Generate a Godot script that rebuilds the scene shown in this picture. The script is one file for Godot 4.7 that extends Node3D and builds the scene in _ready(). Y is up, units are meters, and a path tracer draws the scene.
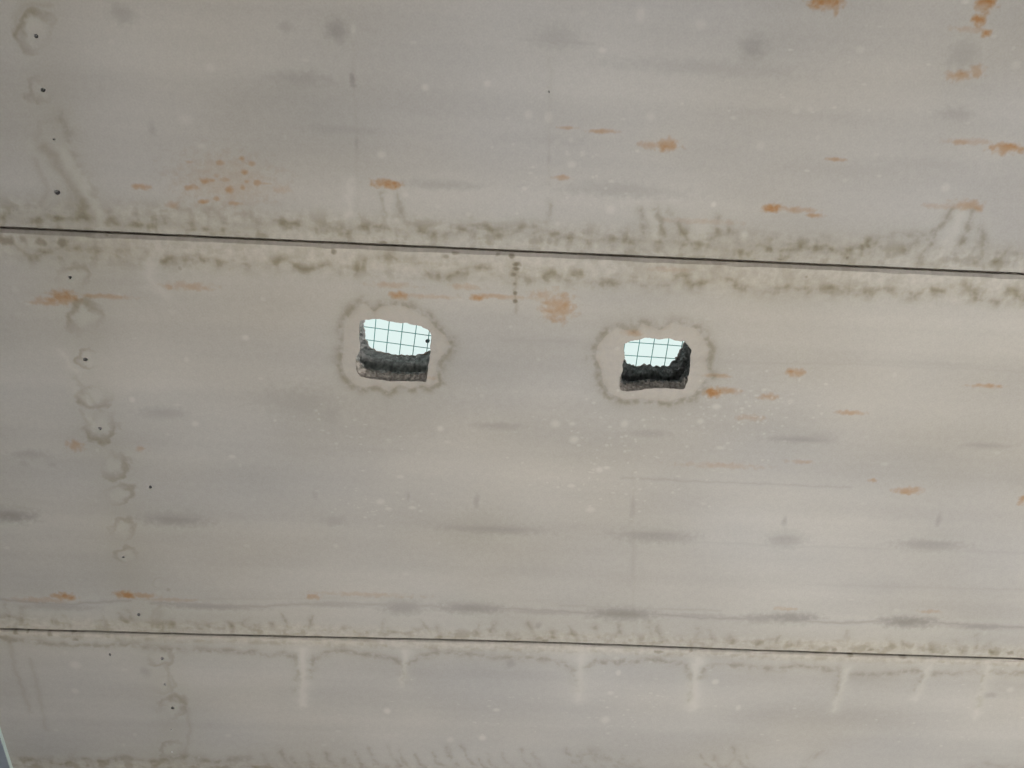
extends Node3D
# Underside of a concrete plank floor: two broken-out openings with wire mesh over them, a column of drilled drain holes, rust and damp stains.

const CY := 3.4924            # height of the ceiling's underside
const SLAB := 0.15          # plank thickness
const GAP := 0.0085          # open joint between planks
const JOINTS: Array[float] = [-0.6035, -1.8025, -2.386]
const TX := 2048
const TZ := 1536
const PM := 500.0           # texture pixels per metre
const X0 := -1.9
const Z0 := -2.7
const XW := -1.55           # left end of the planks
const XE := 4.5             # right end

var warp_x: PackedByteArray
var warp_z: PackedByteArray
var rough_n: PackedByteArray
var M := {}

func _ready() -> void:
	var cam := Camera3D.new()
	cam.name = "camera"
	cam.transform = Transform3D(Basis(Vector3(0.99857, -0.01485, 0.05135), Vector3(-0.03992, 0.43189, 0.90104), Vector3(-0.03556, -0.90180, 0.43068)), Vector3(0, 1.5, 0))
	cam.fov = 47.631
	cam.near = 0.02
	cam.far = 300.0
	add_child(cam)
	cam.current = true
	var env := Environment.new()
	env.tonemap_mode = Environment.TONE_MAPPER_LINEAR
	env.tonemap_exposure = 1.0
	env.background_mode = Environment.BG_SKY
	var sm := ProceduralSkyMaterial.new()
	sm.sky_top_color = Color(0.885, 0.954, 0.94)
	sm.sky_horizon_color = Color(0.93, 0.95, 0.95)
	sm.ground_bottom_color = Color(0.55, 0.52, 0.48)
	sm.ground_horizon_color = Color(0.7, 0.68, 0.65)
	sm.sun_angle_max = 1.0
	var sky := Sky.new()
	sky.sky_material = sm
	env.sky = sky
	env.sdfgi_enabled = true
	env.ssao_enabled = true
	env.ssil_enabled = true
	var we := WorldEnvironment.new()
	we.name = "environment"
	we.environment = env
	add_child(we)
	var sun := DirectionalLight3D.new()
	sun.name = "sun"
	sun.light_energy = 57.0
	sun.light_color = Color(1.0, 0.985, 0.965)
	sun.light_angular_distance = 1.0
	sun.shadow_enabled = true
	sun.sky_mode = DirectionalLight3D.SKY_MODE_LIGHT_ONLY
	add_child(sun)
	sun.look_at_from_position(Vector3(10, 5.5, -4), Vector3.ZERO, Vector3.UP)

	materials()
	shell()
	ceiling()
	steel_beam()
	wire_mesh(Vector2(-0.2855, -0.8775), 6.0, 0.0355, -4, 8, -4, 7, "green wire mesh laid over the left opening, tilted against the plank edges")
	wire_mesh(Vector2(0.419, -0.8875), 1.9, 0.0387, -4, 7, -4, 6, "green wire mesh laid over the right opening, nearly square to the plank edges")
	crumbs()

# ---------------------------------------------------------------- helpers
func tag(o: Node, label: String, category: String, kind := "") -> void:
	if label: o.set_meta("label", label)
	if category: o.set_meta("category", category)
	if kind: o.set_meta("kind", kind)

func tri(st: SurfaceTool, a: Vector3, b: Vector3, c: Vector3, out: Vector3) -> void:
	if (a - c).cross(a - b).dot(out) < 0.0:
		var t := b
		b = c
		c = t
	for v: Vector3 in [a, b, c]:
		st.set_uv(Vector2((v.x - X0) * PM / TX, (v.z - Z0) * PM / TZ))
		st.add_vertex(v)

func quad(st: SurfaceTool, a: Vector3, b: Vector3, c: Vector3, d: Vector3, out: Vector3) -> void:
	tri(st, a, b, c, out)
	tri(st, a, c, d, out)

func begin(smooth := false) -> SurfaceTool:
	var st := SurfaceTool.new()
	st.begin(Mesh.PRIMITIVE_TRIANGLES)
	st.set_smooth_group(0 if smooth else -1)
	return st

func box(st: SurfaceTool, lo: Vector3, hi: Vector3) -> void:
	for ax in 3:
		for s in 2:
			var n := Vector3.ZERO
			n[ax] = 1.0 if s else -1.0
			var u := (ax + 1) % 3
			var w := (ax + 2) % 3
			var p: Array[Vector3] = []
			for k: Array in [[0, 0], [1, 0], [1, 1], [0, 1]]:
				var v := Vector3.ZERO
				v[ax] = hi[ax] if s else lo[ax]
				v[u] = hi[u] if k[0] else lo[u]
				v[w] = hi[w] if k[1] else lo[w]
				p.append(v)
			quad(st, p[0], p[1], p[2], p[3], n)

func commit(called: String, st: SurfaceTool, mat: Material, parent: Node) -> MeshInstance3D:
	st.generate_normals()
	var o := MeshInstance3D.new()
	o.name = called
	o.mesh = st.commit()
	o.material_override = null
	o.mesh.surface_set_material(0, mat)
	parent.add_child(o, true)
	return o

func noise_bytes(w: int, h: int, freq: float, octaves: int, sd: int) -> PackedByteArray:
	var f := FastNoiseLite.new()
	f.noise_type = FastNoiseLite.TYPE_SIMPLEX_SMOOTH
	f.seed = sd
	f.frequency = freq
	f.fractal_type = FastNoiseLite.FRACTAL_FBM
	f.fractal_octaves = octaves
	var im := f.get_image(w, h, false, false, true)
	im.convert(Image.FORMAT_L8)
	if w != TX or h != TZ:
		im.resize(TX, TZ, Image.INTERPOLATE_CUBIC)
	return im.get_data()

# ---------------------------------------------------------------- stains: each mask is one byte per texture pixel
func new_mask() -> PackedByteArray:
	var b := PackedByteArray()
	b.resize(TX * TZ)
	return b

func put(mask: PackedByteArray, i: int, v: float) -> void:
	var b := int(clampf(v, 0.0, 1.0) * 255.0)
	if b > mask[i]: mask[i] = b

func spots(mask: PackedByteArray, list: Array, ragged: float, soft: float) -> void:
	for e: Array in list:
		var cx: float = (e[0] - X0) * PM
		var cz: float = (e[1] - Z0) * PM
		var rx: float = maxf(e[2] * PM, 0.7)
		var rz: float = maxf(e[3] * PM, 0.7)
		var k: float = e[4]
		for y in range(maxi(0, int(cz - rz * 1.7 - 2)), mini(TZ, int(cz + rz * 1.7 + 3))):
			for x in range(maxi(0, int(cx - rx * 1.7 - 2)), mini(TX, int(cx + rx * 1.7 + 3))):
				var i := y * TX + x
				var d := sqrt(pow((x - cx) / rx, 2) + pow((y - cz) / rz, 2))
				d += ragged * (rough_n[i] - 128) / 128.0
				put(mask, i, k * (1.0 - smoothstep(1.0 - soft, 1.0 + soft * 0.6, d)))

func strokes(mask: PackedByteArray, list: Array, wobble: float) -> void:
	for l: Array in list:
		var pts: Array = l[2]
		var w: float = l[0] * PM
		var k: float = l[1]
		for s in pts.size() - 1:
			var a: Vector2 = (pts[s] - Vector2(X0, Z0)) * PM
			var b: Vector2 = (pts[s + 1] - Vector2(X0, Z0)) * PM
			var ab := b - a
			var len2 := maxf(ab.length_squared(), 0.01)
			var m := w * 4.0 + wobble
			for y in range(maxi(0, int(minf(a.y, b.y) - m)), mini(TZ, int(maxf(a.y, b.y) + m) + 1)):
				for x in range(maxi(0, int(minf(a.x, b.x) - m)), mini(TX, int(maxf(a.x, b.x) + m) + 1)):
					var i := y * TX + x
					var p := Vector2(x + (warp_x[i] - 128) / 128.0 * wobble, y + (warp_z[i] - 128) / 128.0 * wobble)
					var d2 := (a + ab * clampf((p - a).dot(ab) / len2, 0.0, 1.0)).distance_squared_to(p)
					put(mask, i, k * (0.55 * exp(-d2 / (w * w)) + 0.45 * exp(-d2 / (w * w * 5.0))))

func rings(mask: PackedByteArray, pale: PackedByteArray, list: Array) -> void:
	for e: Array in list:
		var cx: float = (e[0] - X0) * PM
		var cz: float = (e[1] - Z0) * PM
		var rx: float = e[2] * PM
		var rz: float = e[3] * PM
		var k: float = e[4]
		for y in range(maxi(0, int(cz - rz * 1.6)), mini(TZ, int(cz + rz * 1.6))):
			for x in range(maxi(0, int(cx - rx * 1.6)), mini(TX, int(cx + rx * 1.6))):
				var i := y * TX + x
				var q := Vector2((x - (y - cz) * 0.25 + (warp_x[i] - 128) / 20.0 - cx) / rx, (y + (warp_z[i] - 128) / 20.0 - cz) / rz)
				var d := q.length()
				var side := 0.6 + 0.4 * sin(q.angle() + 0.6 + e[1] * 9.0)
				var w := 0.24 if d > 1.0 else 0.36
				put(mask, i, k * side * exp(-pow((d - 1.0) / w, 2)))
				put(pale, i, 0.35 * k * (1.0 - smoothstep(0.2, 0.8, d)))

func scatter(mask: PackedByteArray, clouds: Array) -> void:
	var r := RandomNumberGenerator.new()
	r.seed = 77
	var list := []
	for n in 260:
		list.append([r.randf_range(-1.6, 2.0), r.randf_range(-2.5, 0.1), r.randf_range(.003, .011), r.randf_range(.003, .008), r.randf_range(.08, .38)])
	for c: Array in clouds:
		for n in int(60 * c[4]):
			list.append([r.randfn(c[0], c[2] * 0.6), r.randfn(c[1], c[3] * 0.6), r.randf_range(.0025, .007), r.randf_range(.002, .0045), r.randf_range(.2, .6)])
	spots(mask, list, 0.25, 0.6)

func in_ring(mask: PackedByteArray, ring: PackedVector2Array) -> void:
	var lo := Vector2(9, 9)
	var hi := Vector2(-9, -9)
	var c := Vector2.ZERO
	for p in ring:
		lo = lo.min(p)
		hi = hi.max(p)
		c += p / ring.size()
	for y in range(int((lo.y - Z0) * PM), int((hi.y - Z0) * PM)):
		for x in range(int((lo.x - X0) * PM), int((hi.x - X0) * PM)):
			var i := y * TX + x
			var p := Vector2(x / PM + X0, y / PM + Z0)
			if Geometry2D.is_point_in_polygon(c + (p - c) * 1.06, ring):
				put(mask, i, 0.34 + 0.25 * (rough_n[i] - 128) / 128.0)

func concrete_texture() -> ImageTexture:
	warp_x = noise_bytes(TX, TZ, 0.045, 3, 11)
	warp_z = noise_bytes(TX, TZ, 0.045, 3, 12)
	rough_n = noise_bytes(TX, TZ, 0.09, 4, 13)
	var tide := new_mask()
	var soft := new_mask()
	var grey := new_mask()
	var rust := new_mask()
	var white := new_mask()
	var dark := new_mask()
	strokes(tide, [
	[.007, .42, [Vector2(-1.122, -.575), Vector2(-1.079, -.585), Vector2(-1.02, -.575), Vector2(-.964, -.579), Vector2(-.907, -.574), Vector2(-.862, -.582), Vector2(-.805, -.584), Vector2(-.747, -.574), Vector2(-.691, -.585), Vector2(-.633, -.587), Vector2(-.575, -.58), Vector2(-.547, -.576), Vector2(-.517, -.58), Vector2(-.493, -.559), Vector2(-.458, -.562), Vector2(-.435, -.561), Vector2(-.408, -.577), Vector2(-.378, -.568), Vector2(-.332, -.578), Vector2(-.301, -.567), Vector2(-.273, -.558), Vector2(-.231, -.566), Vector2(-.192, -.571), Vector2(-.157, -.565), Vector2(-.117, -.575), Vector2(-.075, -.571), Vector2(-.04, -.545), Vector2(-.017, -.546), Vector2(.018, -.559), Vector2(.054, -.569), Vector2(.088, -.541), Vector2(.136, -.553), Vector2(.171, -.561), Vector2(.208, -.569), Vector2(.243, -.573), Vector2(.29, -.565), Vector2(.338, -.568), Vector2(.379, -.556)]],
	[.007, .42, [Vector2(.384, -.561), Vector2(.457, -.567), Vector2(.517, -.569), Vector2(.589, -.576), Vector2(.647, -.563), Vector2(.71, -.575), Vector2(.742, -.556), Vector2(.773, -.567), Vector2(.805, -.558), Vector2(.846, -.569), Vector2(.881, -.552), Vector2(.91, -.576), Vector2(.929, -.531), Vector2(.955, -.52), Vector2(.999, -.522), Vector2(1.035, -.521)]],
	[.007, .5, [Vector2(-1.133, -.63), Vector2(-1.107, -.639), Vector2(-1.091, -.652), Vector2(-1.072, -.671), Vector2(-1.046, -.657), Vector2(-1.011, -.651), Vector2(-.964, -.649), Vector2(-.93, -.652), Vector2(-.894, -.643), Vector2(-.86, -.646), Vector2(-.831, -.657), Vector2(-.796, -.658)]],
	[.007, .5, [Vector2(-.765, -.666), Vector2(-.722, -.659), Vector2(-.686, -.653), Vector2(-.647, -.663), Vector2(-.62, -.674), Vector2(-.582, -.67), Vector2(-.539, -.661), Vector2(-.516, -.669), Vector2(-.487, -.653), Vector2(-.468, -.65), Vector2(-.441, -.671), Vector2(-.394, -.666), Vector2(-.374, -.648), Vector2(-.354, -.677)]],
	[.008, .5, [Vector2(-.311, -.667), Vector2(-.287, -.646), Vector2(-.263, -.633), Vector2(-.227, -.634), Vector2(-.18, -.639), Vector2(-.149, -.645), Vector2(-.139, -.669), Vector2(-.104, -.678), Vector2(-.061, -.661), Vector2(-.014, -.646), Vector2(.035, -.661), Vector2(.064, -.662), Vector2(.103, -.671), Vector2(.132, -.679), Vector2(.159, -.653), Vector2(.192, -.669), Vector2(.226, -.647), Vector2(.24, -.672), Vector2(.297, -.679), Vector2(.349, -.667), Vector2(.386, -.675), Vector2(.407, -.649), Vector2(.439, -.673), Vector2(.471, -.641), Vector2(.499, -.667), Vector2(.541, -.653), Vector2(.563, -.639), Vector2(.604, -.663), Vector2(.642, -.674), Vector2(.672, -.677), Vector2(.704, -.678), Vector2(.742, -.656), Vector2(.764, -.668), Vector2(.837, -.662), Vector2(.859, -.651), Vector2(.9, -.672), Vector2(.936, -.665), Vector2(.972, -.658), Vector2(1.009, -.659), Vector2(1.049, -.673), Vector2(1.062, -.654), Vector2(1.099, -.655), Vector2(1.141, -.645), Vector2(1.164, -.637), Vector2(1.203, -.668), Vector2(1.255, -.676), Vector2(1.278, -.644), Vector2(1.319, -.666)]],
	[.008, .42, [Vector2(-1.373, -1.839), Vector2(-1.345, -1.845), Vector2(-1.302, -1.844), Vector2(-1.246, -1.853), Vector2(-1.189, -1.858), Vector2(-1.088, -1.858), Vector2(-1, -1.847), Vector2(-.943, -1.857), Vector2(-.885, -1.862), Vector2(-.783, -1.862), Vector2(-.652, -1.865), Vector2(-.599, -1.874), Vector2(-.549, -1.869), Vector2(-.523, -1.879), Vector2(-.513, -1.914), Vector2(-.521, -2.01)]],
	[.008, .42, [Vector2(-.479, -1.952), Vector2(-.47, -1.889), Vector2(-.452, -1.869), Vector2(-.386, -1.847), Vector2(-.327, -1.86), Vector2(-.268, -1.866), Vector2(-.227, -1.876), Vector2(-.203, -1.91), Vector2(-.2, -1.966)]],
	[.008, .42, [Vector2(-.185, -1.894), Vector2(-.155, -1.865), Vector2(-.12, -1.853), Vector2(-.06, -1.843), Vector2(.029, -1.855), Vector2(.125, -1.859), Vector2(.179, -1.857), Vector2(.239, -1.862), Vector2(.283, -1.877), Vector2(.315, -1.903), Vector2(.33, -1.979)]],
	[.008, .42, [Vector2(.35, -1.89), Vector2(.378, -1.861), Vector2(.421, -1.867), Vector2(.481, -1.861), Vector2(.539, -1.847), Vector2(.601, -1.857), Vector2(.651, -1.863), Vector2(.672, -1.926), Vector2(.68, -2.007)]],
	[.008, .42, [Vector2(.701, -1.917), Vector2(.713, -1.876), Vector2(.754, -1.859), Vector2(.815, -1.865), Vector2(.903, -1.873), Vector2(.954, -1.867), Vector2(.997, -1.854), Vector2(1.06, -1.863), Vector2(1.124, -1.873), Vector2(1.137, -1.991)]],
	[.008, .42, [Vector2(1.157, -1.884), Vector2(1.204, -1.886), Vector2(1.28, -1.879), Vector2(1.353, -1.861), Vector2(1.38, -1.872), Vector2(1.376, -1.941)]],
	[.008, .42, [Vector2(1.409, -1.874), Vector2(1.479, -1.868), Vector2(1.537, -1.854), Vector2(1.569, -1.869), Vector2(1.589, -2)]],
	[.008, .42, [Vector2(1.586, -1.86), Vector2(1.65, -1.866), Vector2(1.692, -1.86)]],
	[.007, .5, [Vector2(.358, -.495), Vector2(.373, -.562)]],
	[.007, .5, [Vector2(.387, -.485), Vector2(.416, -.55)]],
	[.007, .5, [Vector2(.424, -.497), Vector2(.459, -.536), Vector2(.489, -.576)]],
	[.007, .5, [Vector2(.537, -.501), Vector2(.536, -.542), Vector2(.52, -.579)]],
	[.007, .5, [Vector2(.567, -.523), Vector2(.596, -.571), Vector2(.622, -.582)]],
	[.007, .5, [Vector2(1.064, -.495), Vector2(1.052, -.542), Vector2(1.032, -.575)]],
	[.007, .5, [Vector2(1.13, -.459), Vector2(1.135, -.509), Vector2(1.126, -.536)]],
	[.007, .5, [Vector2(1.157, -.5), Vector2(1.184, -.543), Vector2(1.179, -.585)]],
	[.007, .5, [Vector2(1.246, -.54), Vector2(1.223, -.576)]],
	[.007, .5, [Vector2(.906, -.536), Vector2(.911, -.59)]],
	[.007, .5, [Vector2(.996, -.557), Vector2(1.065, -.5), Vector2(1.082, -.456)]],
	[.005, .38, [Vector2(-.244, -.48), Vector2(-.243, -.586)]],
	[.005, .38, [Vector2(-.21, -.485), Vector2(-.201, -.531)]],
	[.005, .38, [Vector2(.141, -.489), Vector2(.141, -.536)]],
	[.01, .3, [Vector2(-.948, -.348), Vector2(-.939, -.384), Vector2(-.937, -.417), Vector2(-.923, -.465), Vector2(-.903, -.505), Vector2(-.888, -.541), Vector2(-.869, -.582)]],
	[.006, .431, [Vector2(-1.33, -1.766), Vector2(-1.334, -1.742), Vector2(-1.335, -1.719)]],
	[.007, .228, [Vector2(-1.297, -1.777), Vector2(-1.292, -1.75), Vector2(-1.288, -1.724)]],
	[.004, .254, [Vector2(-1.215, -1.779), Vector2(-1.206, -1.76), Vector2(-1.199, -1.741)]],
	[.007, .235, [Vector2(-1.163, -1.795), Vector2(-1.172, -1.772), Vector2(-1.177, -1.749)]],
	[.005, .254, [Vector2(-1.081, -1.768), Vector2(-1.071, -1.759), Vector2(-1.064, -1.749)]],
	[.006, .369, [Vector2(-1.001, -1.765), Vector2(-1.011, -1.751), Vector2(-1.017, -1.736)]],
	[.007, .275, [Vector2(-.973, -1.765), Vector2(-.984, -1.743), Vector2(-.99, -1.721)]],
	[.005, .351, [Vector2(-.907, -1.798), Vector2(-.898, -1.786), Vector2(-.892, -1.774)]]], 3.5)
	strokes(tide, [
	[.007, .32, [Vector2(-.859, -1.789), Vector2(-.864, -1.774), Vector2(-.867, -1.758)]],
	[.007, .206, [Vector2(-.782, -1.798), Vector2(-.781, -1.776), Vector2(-.78, -1.753)]],
	[.005, .345, [Vector2(-.696, -1.771), Vector2(-.707, -1.762), Vector2(-.713, -1.752)]],
	[.005, .389, [Vector2(-.666, -1.765), Vector2(-.655, -1.751), Vector2(-.646, -1.739)]],
	[.006, .394, [Vector2(-.562, -1.787), Vector2(-.575, -1.772), Vector2(-.583, -1.756)]],
	[.004, .436, [Vector2(-.535, -1.768), Vector2(-.542, -1.744), Vector2(-.546, -1.72)]],
	[.005, .431, [Vector2(-.472, -1.766), Vector2(-.468, -1.745), Vector2(-.465, -1.724)]],
	[.004, .237, [Vector2(-.388, -1.793), Vector2(-.384, -1.778), Vector2(-.381, -1.762)]],
	[.007, .333, [Vector2(-.317, -1.798), Vector2(-.332, -1.786), Vector2(-.342, -1.774)]],
	[.005, .305, [Vector2(-.265, -1.769), Vector2(-.259, -1.748), Vector2(-.255, -1.728)]],
	[.007, .233, [Vector2(-.217, -1.781), Vector2(-.231, -1.772), Vector2(-.24, -1.762)]],
	[.004, .309, [Vector2(-.121, -1.77), Vector2(-.136, -1.749), Vector2(-.146, -1.729)]],
	[.007, .413, [Vector2(-.084, -1.783), Vector2(-.096, -1.768), Vector2(-.103, -1.753)]],
	[.005, .273, [Vector2(.019, -1.772), Vector2(.018, -1.754), Vector2(.017, -1.735)]],
	[.007, .357, [Vector2(.057, -1.762), Vector2(.064, -1.746), Vector2(.069, -1.729)]],
	[.006, .417, [Vector2(.128, -1.789), Vector2(.13, -1.778), Vector2(.131, -1.767)]],
	[.006, .39, [Vector2(.185, -1.773), Vector2(.174, -1.75), Vector2(.166, -1.726)]],
	[.006, .373, [Vector2(.251, -1.781), Vector2(.242, -1.767), Vector2(.236, -1.752)]],
	[.004, .337, [Vector2(.313, -1.777), Vector2(.296, -1.756), Vector2(.285, -1.735)]],
	[.006, .399, [Vector2(.375, -1.768), Vector2(.367, -1.75), Vector2(.361, -1.732)]],
	[.005, .411, [Vector2(.445, -1.768), Vector2(.437, -1.745), Vector2(.431, -1.722)]],
	[.006, .332, [Vector2(.535, -1.763), Vector2(.525, -1.735), Vector2(.516, -1.708)]],
	[.006, .38, [Vector2(.569, -1.781), Vector2(.555, -1.754), Vector2(.544, -1.727)]],
	[.006, .305, [Vector2(.662, -1.777), Vector2(.666, -1.752), Vector2(.667, -1.728)]],
	[.004, .24, [Vector2(.722, -1.772), Vector2(.709, -1.75), Vector2(.699, -1.729)]],
	[.006, .21, [Vector2(.779, -1.773), Vector2(.771, -1.759), Vector2(.765, -1.746)]],
	[.005, .245, [Vector2(.851, -1.794), Vector2(.855, -1.783), Vector2(.857, -1.772)]],
	[.006, .348, [Vector2(.902, -1.784), Vector2(.91, -1.765), Vector2(.914, -1.747)]],
	[.005, .303, [Vector2(.971, -1.783), Vector2(.955, -1.774), Vector2(.944, -1.765)]],
	[.006, .224, [Vector2(1.034, -1.798), Vector2(1.019, -1.781), Vector2(1.008, -1.765)]],
	[.007, .305, [Vector2(1.114, -1.762), Vector2(1.112, -1.741), Vector2(1.11, -1.721)]],
	[.006, .341, [Vector2(1.201, -1.793), Vector2(1.191, -1.777), Vector2(1.184, -1.76)]],
	[.007, .2, [Vector2(1.273, -1.785), Vector2(1.253, -1.764), Vector2(1.237, -1.744)]],
	[.006, .423, [Vector2(1.301, -1.793), Vector2(1.292, -1.772), Vector2(1.284, -1.751)]],
	[.007, .295, [Vector2(1.38, -1.787), Vector2(1.377, -1.773), Vector2(1.373, -1.759)]],
	[.007, .324, [Vector2(1.477, -1.788), Vector2(1.457, -1.768), Vector2(1.442, -1.747)]],
	[.005, .319, [Vector2(1.515, -1.779), Vector2(1.51, -1.751), Vector2(1.504, -1.722)]],
	[.006, .407, [Vector2(1.57, -1.787), Vector2(1.559, -1.769), Vector2(1.551, -1.751)]],
	[.007, .321, [Vector2(-.672, -2.354), Vector2(-.691, -2.328), Vector2(-.697, -2.296)]],
	[.007, .233, [Vector2(-.621, -2.345), Vector2(-.639, -2.322), Vector2(-.644, -2.293)]],
	[.006, .314, [Vector2(-.552, -2.348), Vector2(-.578, -2.314), Vector2(-.586, -2.271)]],
	[.006, .241, [Vector2(-.526, -2.355), Vector2(-.546, -2.328), Vector2(-.553, -2.295)]],
	[.005, .314, [Vector2(-.469, -2.347), Vector2(-.492, -2.316), Vector2(-.5, -2.279)]],
	[.006, .345, [Vector2(-.419, -2.332), Vector2(-.438, -2.306), Vector2(-.445, -2.275)]],
	[.007, .257, [Vector2(-.37, -2.344), Vector2(-.386, -2.324), Vector2(-.391, -2.299)]],
	[.006, .344, [Vector2(-.313, -2.347), Vector2(-.341, -2.312), Vector2(-.351, -2.269)]],
	[.005, .233, [Vector2(-.264, -2.336), Vector2(-.296, -2.297), Vector2(-.308, -2.248)]],
	[.006, .258, [Vector2(-.205, -2.326), Vector2(-.237, -2.286), Vector2(-.249, -2.238)]],
	[.005, .266, [Vector2(-.169, -2.344), Vector2(-.203, -2.302), Vector2(-.216, -2.252)]],
	[.005, .285, [Vector2(-.13, -2.335), Vector2(-.152, -2.307), Vector2(-.161, -2.273)]],
	[.007, .323, [Vector2(-.078, -2.321), Vector2(-.099, -2.296), Vector2(-.107, -2.265)]],
	[.007, .36, [Vector2(-.02, -2.318), Vector2(-.051, -2.282), Vector2(-.064, -2.237)]],
	[.005, .296, [Vector2(.032, -2.317), Vector2(-.001, -2.278), Vector2(-.016, -2.229)]],
	[.005, .345, [Vector2(.068, -2.334), Vector2(.049, -2.311), Vector2(.04, -2.282)]]], 3.0)
	strokes(soft, [
	[.012, .5, [Vector2(-.994, -.415), Vector2(-.976, -.436), Vector2(-.963, -.467), Vector2(-.949, -.489), Vector2(-.939, -.511), Vector2(-.927, -.542), Vector2(-.922, -.57)]],
	[.012, .35, [Vector2(-.954, -.489), Vector2(-.95, -.521), Vector2(-.958, -.544)]],
	[.007, .25, [Vector2(-1.019, -.443), Vector2(-1.014, -.478), Vector2(-1.006, -.509), Vector2(-1.022, -.545)]],
	[.007, .3, [Vector2(-.929, -.117), Vector2(-.988, -.124), Vector2(-1.009, -.148), Vector2(-1.002, -.179)]],
	[.007, .22, [Vector2(-.948, -.352), Vector2(-.994, -.363), Vector2(-1.009, -.398)]],
	[.007, .3, [Vector2(-.933, -1.781), Vector2(-.915, -1.725), Vector2(-.895, -1.702)]],
	[.012, .3, [Vector2(-.903, -1.724), Vector2(-.905, -1.783)]],
	[.007, .35, [Vector2(-.904, -1.921), Vector2(-.904, -1.976), Vector2(-.902, -2.032)]],
	[.006, .22, [Vector2(-1.347, -1.853), Vector2(-1.354, -1.953), Vector2(-1.34, -2.13)]],
	[.006, .2, [Vector2(-1.302, -1.92), Vector2(-1.3, -2.039), Vector2(-1.305, -2.204)]],
	[.007, .25, [Vector2(-.863, -2.063), Vector2(-.862, -2.189), Vector2(-.895, -2.321)]],
	[.007, .35, [Vector2(-.713, -.537), Vector2(-.691, -.545), Vector2(-.68, -.568)]],
	[.007, .3, [Vector2(-.635, -.538), Vector2(-.619, -.554)]],
	[.006, .3, [Vector2(-1.014, -1.003), Vector2(-.985, -1.038), Vector2(-.971, -1.078)]],
	[.006, .3, [Vector2(-1.021, -.984), Vector2(-.996, -1.016)]],
	[.006, .3, [Vector2(-1.016, -1.08), Vector2(-1.009, -1.132)]],
	[.003, .35, [Vector2(.069, -.63), Vector2(.076, -.762)]],
	[.003, .1, [Vector2(.119, -.174), Vector2(.137, -.443)]],
	[.003, .07, [Vector2(-.302, -.155), Vector2(-.301, -.569)]],
	[.003, .07, [Vector2(.415, -1.192), Vector2(.48, -1.776)]]], 3.0)
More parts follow.
